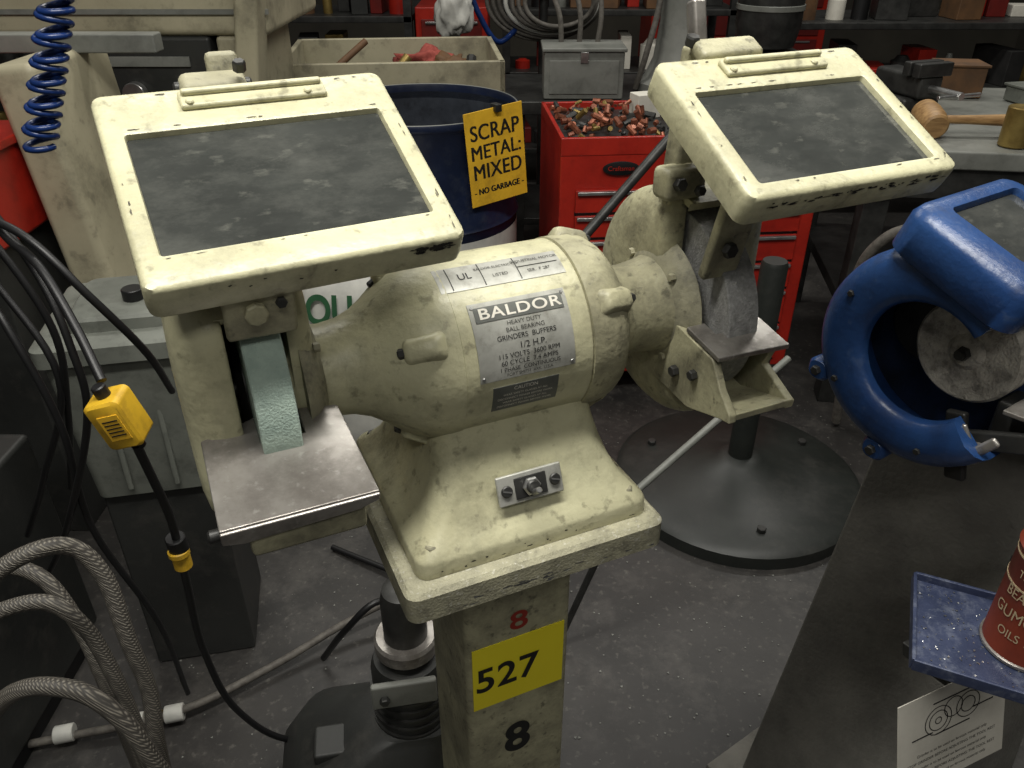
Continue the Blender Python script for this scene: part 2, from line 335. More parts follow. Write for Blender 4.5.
def right_rest():
    e=empty('tool_rest_small',(.198,-.094,.000)); e.parent=G; e.rotation_euler=(R(8),0,0)
    prism('rest_plate',[(-.037,-.020),(.036,-.024),(.037,.030),(.020,.030),(.020,.012),(-.018,.012),(-.018,.030),(-.037,.030)],.005,steel,e,bev=.001,off=-.004)
    ck=[(.055,-.006),(-.012,-.006),(-.018,-.012),(-.030,-.026),(-.050,-.040),(-.052,-.048),(-.04,-.052),(.005,-.074),(.065,-.078)]
    prism('bracket_cheek',ck,.008,creamg,e,loc=(-.037,0,0),axis='X',bev=.0015)
    prism('bracket_cheek',[(.05,-.006),(-.014,-.006),(-.008,-.030),(-.050,-.042),(-.050,-.050),(.005,-.074),(.05,-.074)],.008,creamg,e,loc=(.027,0,0),axis='X',bev=.0015)
    prism('bracket_bottom',[(-.050,-.040),(-.050,-.048),(.008,-.076),(.06,-.076),(.06,-.068),(.010,-.068)],.068,creamg,e,loc=(-.035,0,0),axis='X',bev=.0015)
    box('bracket_back',(.064,.008,.064),(0,.052,-.040),dark,e,bev=.002)
    bolt('bracket_bolt',(-.038,.030,-.048),(-1,0,0),.0055,.006,steeld,e); bolt('bracket_bolt',(-.038,.004,-.034),(-1,0,0),.005,.006,steeld,e)
right_rest()

def shield(par,x,y,z,W,L,tilt,mat,gy0,gy1,gx,roll=0,chip=None):
    e=empty('eye_shield',(x,y,z)); e.parent=par; e.rotation_euler=(R(tilt),0,R(roll))
    hx,hy=W/2,L/2; cy=L/2
    ghx=gx; gcy=(gy0+gy1)/2; ghy=(gy1-gy0)/2
    loops=[rr(hx-.006,hy-.006,.006,-.026,0,cy,6),rr(hx-.001,hy-.001,.008,-.026,0,cy,6),rr(hx,hy,.009,-.020,0,cy,6),rr(hx,hy,.009,-.004,0,cy,6),rr(hx-.0012,hy-.0012,.008,-.001,0,cy,6),rr(hx-.004,hy-.004,.007,0,0,cy,6),
           rr(ghx+.003,ghy+.003,.004,.0003,0,gcy,6),rr(ghx+.001,ghy+.001,.003,-.0005,0,gcy,6),rr(ghx,ghy,.002,-.004,0,gcy,6),rr(ghx,ghy,.002,-.012,0,gcy,6),rr(hx-.006,hy-.006,.006,-.012,0,cy,6)]
    loft('shield_frame',loops,mat,e,cap0=False,cap1=False,smooth=50)
    prism('shield_glass',[(p[0],p[1]) for p in rr(ghx+.002,ghy+.002,.004,0,0,gcy,6)],.003,glass,e,off=-.0075)
    box('shield_top_bar',(W*.50,.018,.005),(.004,L-.018,.002),mat,e,bev=.002)
    box('shield_top_bar_lip',(W*.48,.005,.005),(.004,L-.014,.006),mat,e,bev=.0018)
    for q in(-.2,.2): cyl('bar_screw',.003,.003,(W*q,L-.023,.005),mat,e)
    if chip:
        chips('paint_chips',chip,lambda u,v:(u,-.0004,v),chipm,e)
        fs=[(random.choice((-1,1))*(hx-.0065+random.uniform(-.001,.001)),random.uniform(.01,L-.02),random.uniform(.0004,.0010),random.uniform(.001,.005)) for i in range(9)]
        fs+=[(random.uniform(-ghx,ghx),random.choice((gy0-.004,gy1+.0045)),random.uniform(.001,.005),random.uniform(.0003,.0008)) for i in range(12)]
        fs+=[(random.uniform(-hx+.01,hx-.01),L-.0065,random.uniform(.001,.006),.0008) for i in range(8)]
        chips('paint_chips_face',fs,lambda u,v:(u,v,.0007),M('shield_wear',rgb(96,90,74),rgb(60,56,48),.7,0,60),e)
    return e
random.seed(3)
cl=[(random.uniform(.062,.097),random.uniform(-.010,-.005),random.uniform(.001,.005),random.uniform(.0006,.0020)) for i in range(22)]+[(-.02+random.uniform(-.04,.04),random.uniform(-.014,-.006),.0015,.0008) for i in range(5)]+[(.085,-.007,.008,.0024),(.071,-.006,.005,.002)]
crr=[(random.uniform(-.080,.090),random.uniform(-.011,-.005),random.uniform(.001,.006),random.uniform(.0005,.0015)) for i in range(52)]
shield(G,-.160,-.093,.133,.213,.188,26,cream,.028,.142,.0905,roll=3.5,chip=cl)
shield(G,.224,-.165,.157,.200,.152,27,cream,.015,.112,.083,chip=crr)
def strut(name,a,b,w,t,mat,par,bev=.003):
    a=Vector(a);b=Vector(b); d=b-a
    o=box(name,(w,t,d.length),tuple((a+b)/2),mat,par,bev=bev); 
    X=Vector((1,0,0)); z=d.normalized(); y=z.cross(X).normalized(); X=y.cross(z)
    o.rotation_euler=Matrix((X,y,z)).transposed().to_euler()
    return o
strut('shield_bracket',(-.200,-.066,.076),(-.200,-.078,.124),.048,.009,creamg,G)
bolt('bracket_bolt',(-.203,-.078,.098),(0,-1,0),.008,.006,creamg,G,8); bolt('bracket_bolt',(-.186,-.080,.104),(0,-1,0),.004,.004,steeld,G)
strut('shield_link',(-.19,.02,.095),(-.19,.105,.205),.022,.02,creamg,G,.005)
box('shield_knuckle',(.050,.024,.026),(-.190,.098,.206),creamd,G,(20,0,0),bev=.007,seg=3)
cyl('knuckle_pin',.005,.058,(-.190,.098,.210),steeld,G,(0,90,0),n=12)
box('knuckle_tab',(.024,.012,.022),(-.180,.108,.222),creamd,G,(-12,0,0),bev=.004)
strut('shield_bracket',(.184,-.066,.052),(.184,-.088,.135),.036,.010,creamg,G)
bolt('bracket_bolt',(.180,-.082,.082),(0,-1,0),.007,.006,steeld,G)
strut('shield_link',(.176,.0,.09),(.186,.0,.230),.02,.022,creamg,G,.005)
box('shield_knuckle',(.042,.026,.028),(.172,-.014,.122),creamg,G,(0,0,0),bev=.006,seg=3)
bolt('knuckle_bolt',(.162,-.027,.124),(0,-1,.2),.006,.007,steeld,G); bolt('knuckle_bolt',(.184,-.027,.116),(0,-1,.2),.005,.006,steeld,G)
strut('shield_lever',(.190,.004,.222),(.192,.018,.262),.013,.013,steel,G,.003)
box('shield_hinge',(.06,.022,.012),(.20,-.020,.228),creamg,G,(27,0,0),bev=.004)
bolt('hinge_bolt',(.172,-.010,.232),(0,-.3,1),.006,.008,steeld,G)
bolt('hinge_bolt',(-.17,.085,.222),(0,-.3,1),.005,.008,steeld,G)

# ---------------------------------------------------------------- pedestal of main grinder
P=empty('grinder_pedestal',(OX,.633,0),24)
zt=1.066-.1605
loft('top_plate',[rr(.112,.102,.01,zt-.046,-.004,-.004,5),rr(.122,.114,.012,zt-.034,-.004,-.004,5),rr(.126,.118,.012,zt-.030,-.004,-.004,5),rr(.126,.118,.012,zt-.004,-.004,-.004,5),rr(.122,.114,.011,zt,-.004,-.004,5)],dusty,P,smooth=40)
chips('plate_wear',[(random.gauss(.0,.04),random.uniform(zt-.028,zt-.018),random.uniform(.002,.007),random.uniform(.0006,.002)) for i in range(22)],lambda u,v:(max(-.11,min(.11,u)),-.1224,v),M('plate_grime',rgb(112,112,108),rgb(84,84,82),.7,0,40),P)
loft('column',[rr(.060,.060,.008,.02,0,0,4),rr(.060,.060,.008,zt-.03,0,0,4)],creamg,P,smooth=40)
loft('floor_foot',[rr(.17,.17,.03,0,0,.0,5),rr(.17,.17,.03,.015,0,0,5),rr(.165,.165,.03,.02,0,0,5)],creamd,P)
for x in(-.14,.14):
    for y in(-.14,.14): cyl('anchor_bolt',.009,.02,(x,y,.025),steeld,P,n=6)
yf=-.0605
box('number_label',(.106,.0012,.094),(-.001,yf,.694),yellab,P,bev=0)
fr=lambda cx,cz,y=yf-.0012:(lambda x,z:(cx+x,y,cz+z))
text('label_number','527',.050,inkm,P,fr(-.015,.690),.0009,.95,sp=1.05)
text('stencil_red','8',.036,redink,P,fr(-.001,.764,yf-.0002),.0006,1.2)
text('stencil_black','8',.068,inkm,P,fr(-.002,.572,yf-.0002),.002,.95)

# ---------------------------------------------------------------- blue grinder with its pedestal
B=empty('blue_bench_grinder',(.455,.752,.982),34)
def blue():
    Rg=.121; a0,a1=48,322
    def ring(r,x,dy=0): return [(x,y+dy,z) for y,z in arc(r,a0,a1,48)]
    pr=[(.066,-.026),(.066,-.034),(.069,-.040),(.078,-.044),(.098,-.045),(.110,-.041),(.118,-.033),(Rg,-.022),(Rg,.052),(.112,.056),(.110,.044),(.110,-.026),(.066,-.026)]
    loft('guard_ring',[ring(r,x,-.004 if r<.09 else 0) for r,x in pr],bluep,B,cap0=False,cap1=False,closed=False,smooth=50)
    for a in(a0,a1):
        c,s=-math.cos(R(a)),math.sin(R(a))
        obj('guard_end',[(x,r*c-(.004 if r<.09 else 0),r*s) for r,x in pr[:-1]],[tuple(range(len(pr)-1))],bluep,B)
    rev('guard_back_wall',[(.050,.02),(.050,.112),(.056,.112),(.056,.02)],bluei,B,axis='X',n=48)
    for a in(80,150,215,290): bolt('cover_screw',(-.044,-.098*math.cos(R(a)),.098*math.sin(R(a))),(-1,0,0),.004,.004,steeld,B)
    for (y_,z_) in((.108,-.060),(.018,-.122)):
        loft('cover_lug',[rr(.014,.014,.011,0),rr(.014,.014,.011,.03),rr(.011,.011,.009,.034)],bluep,B,loc=(-.006,y_,z_),rot=(0,-90,0)); bolt('lug_bolt',(-.040,y_,z_),(-1,0,0),.006,.006,steeld,B)
    W_=empty('wheel_group',(.024,-.026,.010)); W_.parent=B
    rev('grinding_wheel',[(-.014,.012),(-.014,.054),(-.011,.057),(.013,.057),(.016,.054),(.016,.012)],wheelw,W_,axis='X',n=56,smooth=30)
    rev('wheel_flange',[(-.019,.010),(-.019,.014),(-.014,.020),(.02,.022)],wheelw,W_,axis='X',n=36)
    rev('arbor_nut',[(-.026,.007),(-.019,.008)],steeld,W_,axis='X',n=6)
    rev('arbor',[(-.030,.005),(.06,.006)],steeld,W_,axis='X',n=16)
    rev('hub_disc',[(.030,.01),(.030,.040),(.036,.046),(.048,.046)],steeld,B,loc=(0,.03,.01),axis='X',n=32)
    rev('motor_housing',[(.056,.05),(.07,.045),(.085,.05),(.105,.075),(.12,.080),(.30,.080),(.325,.07),(.345,.05),(.36,.045),(.385,.05)],bluep,B,axis='X',n=48)
    rev('far_guard',[(.385,.05),(.386,.112),(.39,.118),(.45,.118),(.46,.11),(.462,.05)],bluep,B,axis='X',n=48)
    loft('base_casting',[rr(.10,.09,.02,-.125,.21,0),rr(.10,.09,.02,-.11,.21,0),rr(.08,.07,.02,-.09,.21,0),rr(.07,.06,.02,-.05,.21,0)],bluep,B)
    box('rest_plate',(.075,.06,.005),(.022,-.118,-.020),steel,B,(-5,0,0),bev=.001)
    box('rest_block',(.04,.05,.05),(.03,-.095,-.050),steeld,B,bev=.005)
    box('rest_slot_arm',(.010,.10,.022),(-.010,-.085,-.062),steeld,B,(-25,0,0),bev=.003)
    box('rest_slot_arm',(.010,.022,.08),(-.010,-.055,-.085),steeld,B,(-15,0,0),bev=.003)
    cyl('wing_nut_hub',.010,.018,(-.024,-.080,-.075),steel,B,(0,90,0))
    for t in(-35,35): box('wing_nut_ear',(.006,.011,.030),(-.030,-.080-.018*math.sin(R(t)),-.075+.016),steel,B,(t,0,0),bev=.003)
    e=empty('eye_shield_hood',(.040,-.098,.113)); e.parent=B; e.rotation_euler=(R(20),0,0)
    hx,L=.094,.150; cy=L/2
    loft('hood_shell',[rr(hx-.006,cy-.006,.02,-.052,0,cy,6),rr(hx-.001,cy-.001,.022,-.048,0,cy,6),rr(hx,cy,.024,-.012,0,cy,6),rr(hx-.004,cy-.004,.022,-.003,0,cy,6),rr(hx-.012,cy-.012,.018,0,0,cy,6),
        rr(.062,.044,.008,.001,.006,cy+.008,6),rr(.060,.042,.006,-.004,.006,cy+.008,6),rr(.060,.042,.006,-.012,.006,cy+.008,6)],bluep,e,cap0=False,cap1=False,smooth=50)
    prism('hood_glass',[(p[0],p[1]) for p in rr(.062,.044,.006,0,.006,cy+.008,5)],.003,glass,e,off=-.009)
    strut('hood_bracket',(.05,-.03,.09),(.05,-.03,.12),.05,.02,bluep,B,.005)
blue()
BP=empty('blue_grinder_pedestal',(.648,.872,0),34)
def quad_loft(name,levels,mat,par,bev=.006):
    return loft(name,[[(x0,y0,z),(x1,y0,z),(x1,y1,z),(x0,y1,z)] for (x0,x1,y0,y1,z) in levels],mat,par,smooth=30,bev=bev)
quad_loft('pedestal_body',[(-.165,.16,-.16,.15,.012),(-.105,.105,-.105,.095,.852)],concp,BP)
quad_loft('pedestal_foot',[(-.215,.20,-.20,.19,0),(-.215,.20,-.20,.19,.015)],concp,BP,.003)
box('pedestal_top',(.24,.22,.008),(.0,0,.853),concp,BP,bev=.003)
T=empty('chip_tray',(.490,.560,.750),-24)
box('tray_floor',(.15,.13,.004),(0,0,0),traym,T,bev=.001)
box('tray_lip',(.15,.004,.014),(0,-.065,.004),traym,T,bev=.001); box('tray_lip_side',(.004,.13,.014),(-.075,0,.004),traym,T,bev=.001); box('tray_lip_back',(.15,.004,.014),(0,.065,.004),traym,T,bev=.001)
box('tray_bracket',(.03,.12,.025),(.045,.10,-.016),steeld,T,bev=.002)
vv=[];ff=[]
for i in range(220):
    x,y=random.uniform(-.07,.07),random.uniform(-.06,.06); a=random.uniform(0,6); s=random.uniform(.0006,.0016)
    k=len(vv)
    for t in(0,2.1,4.2): vv.append((x+s*math.cos(a+t),y+s*math.sin(a+t),.0024+random.uniform(0,.0008)))
    ff.append((k,k+1,k+2))
obj('metal_chips',vv,ff,chrome,T)
C=empty('red_can',(.516,.556,.7525),-10)
rev('can_body',[(0,.036),(.002,.038),(.005,.0365),(.125,.0365),(.128,.038),(.130,.036),(.134,.030),(.140,.018)],canm,C,n=40)
rev('can_rim',[(0,.0365),(.001,.0385),(.004,.0385),(.005,.0365)],steel,C,n=40)
rev('can_band',[(.086,.0369),(.088,.0369)],cantx,C,n=40); rev('can_band',[(.118,.0369),(.120,.0369)],cantx,C,n=40)
cyl('can_cap',.014,.018,(0,0,.149),steel,C)
for k,(t,s) in enumerate((('TREATED',.012),('BEARING',.016),('GUMOUT',.018),('OILS 12',.014))):
    text('can_text',t,s,cantx,C,lambda x,z,k=k:(.0373*math.sin(x/.0373-.75),-.0373*math.cos(x/.0373-.75),.103-.023*k+z),0,.8)
PO=empty('instruction_poster',(.508,.582,.580)); PO.rotation_euler=(R(-14),R(-4),R(22))
box('sheet',(.160,.0012,.135),(0,0,0),whitep,PO,bev=0)
box('poster_bracket',(.02,.09,.02),(.03,.05,.04),steeld,PO,bev=.002)
pf=lambda cx,cz:(lambda x,z:(cx+x,-.0009,cz+z))
for k in range(5): text('poster_text','STOP GRINDER BEFORE ADJUSTING THE TOOL REST' if k%2 else 'Grinder is to be used on ferrous material only',.0056,inkm,PO,pf(0,-.016-.0095*k))
def pring(cx,cz,r,w=.0012):
    v=[];f=[];n=24
    for i in range(n):
        t=2*math.pi*i/n
        v+= [(cx+r*math.cos(t),-.001,cz+r*math.sin(t)),(cx+(r-w)*math.cos(t),-.001,cz+(r-w)*math.sin(t))]
        j=(i+1)%n; f.append((2*i,2*i+1,2*j+1,2*j))
    obj('poster_drawing',v,f,inkm,PO)
for a in((-.022,.024,.020),(-.022,.024,.014),(-.022,.024,.005),(.022,.028,.018),(.022,.028,.011),(0,.034,.014)): pring(*a)
for a,b,c,d in((-.045,.010,.03,.0015),(0,.005,.05,.0015),(.0,.050,.06,.0015),(.045,.02,.03,.0015)): box('poster_drawing',(c,.0004,d),(a,-.0009,b),inkm,PO,bev=0)

# ---------------------------------------------------------------- room
box('floor',(10,12.0,.1),(0,2.6,-.05),floorm,None,bev=0)
box('wall_back',(10,.1,3.2),(0,8.5,1.6),wallm,None,bev=0)
box('wall_left',(.1,12,3.2),(-5,2.6,1.6),wallm,None,bev=0)
box('wall_right',(.1,12,3.2),(5,2.6,1.6),wallm,None,bev=0)

# ---------------------------------------------------------------- tool chest
TC=empty('tool_chest',(.135,2.2,0),5)
W,D,Z0,Z1=.76,.46,.09,.84
box('chest_body',(W,D,Z1-Z0-.03),(W/2,D/2+.01,(Z0+Z1-.03)/2),redp,TC,bev=.006)
for (sx,sy,cx,cy) in((W,.012,W/2,.014),(W,.012,W/2,D),(.012,D,.006,D/2+.01),(.012,D,W-.006,D/2+.01)):
    box('chest_rim',(sx,sy,.05),(cx,cy,Z1-.025),redp,TC,bev=.003)
box('top_recess',(W-.03,D-.03,.004),(W/2,D/2+.01,Z1-.028),steeld,TC,bev=0)
hs=[.11,.075,.075,.09,.09,.12,.13]; z=Z1-.03
for i,h in enumerate(hs):
    zc=z-h/2
    if i==0:
        rev('badge',[(0,.001),(0,.05),(.004,.052),(.005,.045)],black,TC,loc=(.17,.006,zc),rot=(90,0,0),n=32).scale=(1,.38,1)
        text('badge_text','Craftsman',.018,redp,TC,lambda x,y,zc=zc:(.17+x,-.0005,zc+y))
    else:
        box('drawer_front',(W-.09,.012,h-.010),(W/2,.005,zc),redp,TC,bev=.002)
        box('drawer_pull',(W-.10,.012,.010),(W/2,-.005,zc+h/2-.012),chrome,TC,bev=.002)
        box('drawer_gap',(W-.088,.004,.010),(W/2,.009,zc-h/2),black,TC,bev=0)
    z-=h
for x in(.06,W-.06):
    for y in(.06,D-.06):
        cyl('caster_wheel',.035,.025,(x,y,.036),black,TC,(0,90,0)); box('caster_fork',(.04,.04,.04),(x,y,.078),steeld,TC,bev=.004)
def heap(name,par,n,x0,x1,y0,y1,mat,smin,smax,h,z0=0):
    vv=[];ff=[]
    for i in range(n):
        x,y=random.uniform(x0,x1),random.uniform(y0,y1); s=random.uniform(smin,smax); l=s*random.uniform(1.2,5)
        e=Euler((random.uniform(0,6),random.uniform(0,6),random.uniform(0,6))).to_matrix(); c=Vector((x,y,z0+random.uniform(s,h)))
        k=len(vv); m=8
        for zz in(-l/2,l/2):
            for j in range(m): vv.append(tuple(c+e@Vector((s*math.cos(6.283*j/m),s*math.sin(6.283*j/m),zz))))
        ff.append(tuple(range(k,k+m))[::-1]); ff.append(tuple(range(k+m,k+2*m)))
        for j in range(m): ff.append((k+j,k+(j+1)%m,k+m+(j+1)%m,k+m+j))
    return obj(name,vv,ff,mat,par,smooth=30)
heap('copper_fittings',TC,80,.03,.30,.04,.42,copper,.004,.010,.045,Z1-.024)
heap('brass_fittings',TC,14,.03,.30,.04,.42,brass,.004,.008,.045,Z1-.024)
heap('steel_fittings',TC,80,.03,.70,.04,.42,steeld,.004,.012,.030,Z1-.024)
box('parts_box',(.08,.06,.07),(.31,.35,Z1+.01),whitep,TC,(0,0,15),bev=.002)

# ---------------------------------------------------------------- steel drum with sign
Dm=empty('steel_drum',(-.27,2.45,0))
rev('drum_shell',[(.0,.27),(.0,.285),(.02,.285),(.29,.283),(.30,.29),(.31,.283),(.56,.283),(.57,.29),(.58,.283),(.855,.283),(.862,.290),(.872,.294),(.882,.290),(.882,.282),(.872,.279),(.84,.279)],drumb,Dm,n=64,smooth=50,cap=False)
rev('drum_inner_wall',[(.86,.279),(.3,.279),(.05,.276),(.04,.01)],drumi,Dm,n=64,cap=False)
rev('drum_label',[(.36,.2845),(.54,.2845)],white,Dm,n=64,cap=False)
rev('drum_rim_top',[(.880,.2905),(.8835,.286),(.880,.2815)],graym,Dm,n=64,cap=False)
heap('scrap_pieces',Dm,110,-.19,.19,-.19,.19,steeld,.01,.03,.30,.1)
S=empty('scrap_metal_sign',(-.043,2.24,.785),32)
box('sign_plate',(.185,.003,.262),(0,0,0),yelsign,S,rot=(0,-5,0),bev=.001)
def sg(cz):
    c,s=math.cos(R(5)),math.sin(R(5))
    return lambda x,z:(x*c-(cz+z)*s*1,-.0022,(cz+z)*c+x*s)
for t,zc,s in(('SCRAP',.072,.060),('METAL:',.018,.056),('MIXED',-.036,.060),('- NO GARBAGE -',-.09,.024)):
    for dx in(-.0012,0,.0012):
        g=sg(zc); text('sign_text',t,s,inkm,S,lambda x,z,g=g,dx=dx:tuple(a+b for a,b in zip(g(x,z),(dx,-.0002*(1+dx*800),0))),0,.86,sp=1.05)
box('sign_hook',(.02,.03,.02),(0,.0,.13),steeld,S,bev=.002)
SK=empty('shop_rag_sack',(-.37,1.93,0),-4)
lo=[]
for i,(z,hx,hy) in enumerate(((0,.15,.12),(.03,.165,.14),(.2,.17,.15),(.40,.168,.145),(.54,.165,.13),(.62,.16,.09),(.645,.155,.03))):
    l=rr(hx,hy,.06,z,0,0,6)
    lo.append([(x+random.uniform(-.006,.006),y+random.uniform(-.004,.006),zz+random.uniform(-.006,.006)*(i>0)) for x,y,zz in l])
loft('sack_body',lo,white,SK,smooth=60)
text('sack_text','QUALITY',.10,greenink,SK,lambda x,z:(.030+x,-.156+max(0,z+.05)*.25,.52+z),.003,.8)
text('sack_text','WIPING RAGS',.05,greenink,SK,lambda x,z:(x,-.1585,.33+z),.001,.8)

MB=empty('sheet_metal_bin',(-.42,3.05,0),6)
for (sx,sy,cx,cy) in((.74,.02,0,-.27),(.74,.02,0,.27),(.02,.56,-.36,0),(.02,.56,.36,0)):
    box('bin_wall',(sx,sy,.16),(cx,cy,.86),creambg,MB,bev=.004)
box('bin_floor',(.72,.54,.02),(0,0,.79),graym,MB,bev=0)
for x in(-.33,.33):
    for y in(-.24,.24): box('bin_leg',(.04,.04,.79),(x,y,.395),steeld,MB,bev=.003)
box('bin_shelf',(.7,.5,.02),(0,0,.3),steeld,MB,bev=.003)
def blob(name,loc,s,mat,par=None,seed=0,amp=.25,sub=3):
    bm=bmesh.new(); bmesh.ops.create_icosphere(bm,subdivisions=sub,radius=1)
    for v in bm.verts:
        k=1+amp*noise.noise(v.co*1.8+Vector((seed,0,0)))+amp*.5*noise.noise(v.co*4+Vector((0,seed,0)))
        v.co=Vector((v.co.x*s[0]*k,v.co.y*s[1]*k,v.co.z*s[2]*k))
    me=bpy.data.meshes.new(name); bm.to_mesh(me); bm.free(); me.materials.append(mat)
    me.polygons.foreach_set('use_smooth',[True]*len(me.polygons))
    o=bpy.data.objects.new(name,me); col.objects.link(o); o.location=loc
    if par:o.parent=par
    return o
blob('rag',(.12,.10,.86),(.12,.07,.06),pink,MB,1,.6,4)
blob('rag',(.20,.02,.86),(.07,.06,.05),woodd,MB,5,.6,4)
tube('bin_stick',[(-.3,-.1,.82),(-.1,.05,.96)],.012,woodd,MB,sub=1)
tube('bin_rod',[(-.05,-.15,.82),(.05,-.1,.93)],.016,brass,MB,sub=1)
heap('bin_scrap',MB,60,-.32,.32,-.22,.22,steeld,.006,.02,.06,.80)

PB=empty('plastic_bag',(-.24,3.62,0))
blob('bag_body',(0,0,1.01),(.075,.05,.12),white,PB,9,.4,4)
blob('bag_neck',(.0,0,1.13),(.03,.02,.07),white,PB,3,.5,3)
tube('bag_handle',[(-.03,0,1.15),(-.02,0,1.26),(.02,0,1.26),(.03,0,1.15)],.005,white,PB)
cyl('bag_post',.015,1.28,(0,.03,.64),steeld,PB); box('bag_post_foot',(.2,.2,.02),(0,.03,.01),steeld,PB); cyl('bag_hook',.006,.06,(0,.0,1.25),steeld,PB,(90,0,0))

WB=empty('workbench',(.57,3.42,0))
box('bench_top',(1.2,.56,.05),(0,0,.715),steeld,WB,bev=.004)
for x in(-.55,.55):
    for y in(-.22,.22): box('bench_leg',(.06,.06,.69),(x,y,.345),steeld,WB,bev=.003)
box('bench_shelf',(1.1,.46,.03),(0,0,.25),steeld,WB,bev=.003)
EB=empty('electrical_box',(.27,3.27,.742))
box('enclosure',(.30,.20,.17),(0,0,.085),graym,EB,bev=.006); box('enclosure_lid',(.315,.215,.015),(0,0,.176),graym,EB,bev=.004)
box('latch',(.03,.01,.04),(.0,-.104,.15),chrome,EB,bev=.002); box('door_panel',(.26,.006,.12),(0,-.102,.08),graym,EB,bev=.002)
for k in range(3): tube('conduit',[(-.08+.07*k,.05,.18),(-.09+.08*k,.06,.28),(-.14+.10*k,.10,.40)],.010,hosed,EB)
HC=empty('air_hose_coil',(.14,3.85,1.02))
for k in range(7):
    r0=.20-.014*k; t0=k*.4
    tube('hose_loop',[(r0*1.25*math.cos(t/16*6.2832+t0)+.01*k,-.02*k+.01*math.sin(t),r0*.8*math.sin(t/16*6.2832+t0)) for t in range(17)],.010,hosed if k!=3 else white,HC,sub=3)
tube('hose_tail',[(-.1,0,-.1),(-.20,-.08,-.16),(-.28,-.1,-.05),(-.34,-.1,.1)],.012,coilm,HC)
cyl('hook_post',.02,1.30,(.0,.06,-.37),steeld,HC)
MC=empty('machine_column',(.66,3.38,.742))
rev('column_casting',[(0,.16),(.03,.16),(.05,.13),(.12,.10),(.25,.085),(.45,.08),(.7,.08)],graym,MC,n=36)
tube('column_cable',[(-.17,-.05,.01),(-.14,-.08,.15),(-.10,-.05,.35),(-.12,-.02,.6)],.012,hosed,MC)
DP=empty('drill_press',(1.00,3.40,.742))
rev('press_body',[(0,.14),(.04,.14),(.06,.06),(.14,.05),(.16,.11),(.24,.125),(.38,.125),(.5,.11)],steeld,DP,n=36)
box('press_table',(.26,.22,.025),(0,-.05,.13),steeld,DP)
cyl('press_collar',.13,.02,(0,0,.30),graym,DP)

RB=empty('steel_table',(1.50,2.54,0),-8)
box('table_top',(1.1,.90,.05),(.05,0,.80),graym,RB,bev=.006)
for x in(-.42,.5):
    for y in(-.38,.38): box('table_leg',(.07,.07,.78),(x,y,.39),steeld,RB,bev=.003)
box('table_shelf',(.95,.8,.04),(.05,0,.30),steeld,RB,bev=.003)
box('table_apron',(1.0,.03,.09),(.05,-.42,.735),steeld,RB,bev=.003)
ML=empty('wooden_mallet',(1.17,2.3,.870),-4)
rev('mallet_head',[(-.055,.030),(-.05,.036),(-.02,.040),(.02,.040),(.05,.036),(.055,.030)],wood,ML,rot=(12,0,0),axis='Y',n=28)
rev('mallet_handle',[(.03,.011),(.10,.012),(.20,.016),(.235,.015),(.24,.006)],wood,ML,axis='X',n=18)
BC=rev('brass_cylinder',[(0,.034),(.003,.037),(.10,.037),(.103,.034)],brass,None,loc=(1.35,2.18,.827),n=32)
VS=empty('bench_vise',(1.25,2.66,.828),20)
box('vise_base',(.14,.16,.04),(0,0,.02),steeld,VS,bev=.01); box('vise_body',(.09,.20,.07),(0,0,.075),steeld,VS,bev=.012)
box('vise_jaw',(.13,.03,.04),(0,-.05,.125),steeld,VS,bev=.004); box('vise_jaw',(.13,.03,.04),(0,-.09,.125),steeld,VS,bev=.004)
cyl('vise_screw',.012,.14,(0,-.15,.07),chrome,VS,(90,0,0)); cyl('vise_handle',.006,.16,(0,-.21,.07),chrome,VS,(0,90,0))
for i,(x,y,sx,sy,sz,m) in enumerate(((1.12,2.84,.16,.10,.05,steeld),(1.50,2.84,.14,.12,.10,woodd),(1.74,2.70,.2,.16,.05,grayp),(1.58,2.42,.10,.08,.03,redp))):
    q=empty('parts_tray' if i!=1 else 'cardboard_box',(x,y,.828),random.uniform(-15,15))
    box('tray_shell',(sx,sy,sz),(0,0,sz/2),m,q,bev=.004); box('tray_rim',(sx+.012,sy+.012,.008),(0,0,sz),m,q,bev=.002)
tube('steel_rod',[(1.42,2.36,.834),(1.66,2.26,.834)],.006,chrome,None,sub=1)

def shelf(name,x,y,w,zs,mats):
    e=empty(name,(x,y,0))
    for z in zs: box('shelf_board',(w,.5,.03),(0,0,z),steeld,e,bev=.003)
    for sx in(-1,1):
        for sy in(-1,1): box('shelf_post',(.04,.04,max(zs)+.3),(sx*(w/2-.02),sy*.23,(max(zs)+.3)/2),steeld,e,bev=0)
    for z in zs:
        xx=-w/2+.06
        while xx<w/2-.12:
            s=random.uniform(.05,.15); h=random.uniform(.04,.18); m=random.choice(mats)
            if random.random()<.6: box('stored_box',(s,random.uniform(.10,.25),h),(xx+s/2,random.uniform(-.12,.02),z+.015+h/2),m,e,(0,0,random.uniform(-12,12)),bev=.004)
            else: rev('stored_can',[(0,s*.42),(h*.8,s*.42),(h*.85,s*.3),(h,s*.2)],m,e,loc=(xx+s/2,-.12,z+.015),n=20)
            xx+=s+random.uniform(.01,.04)
    return e
mm=[graym,woodd,whitep,steeld,steeld,redd,darkpt,black,brass,dark,redp]
shelf('storage_shelf',2.05,4.2,1.6,[.25,.62,.9],mm)
shelf('storage_shelf.001',.55,4.7,1.2,[.2,.6,.90],mm)
shelf('storage_shelf.002',-1.1,4.6,1.2,[.25,.6,.88],mm)
shelf('storage_shelf.003',3.75,4.6,1.5,[.2,.6,.9],mm)
shelf('storage_shelf.004',-2.9,4.8,1.4,[.2,.6,.9],mm)
RT=empty('red_tool_cabinet',(-.30,4.55,0))
box('cabinet_body',(.36,.45,.94),(0,0,.47),redp,RT,bev=.006)
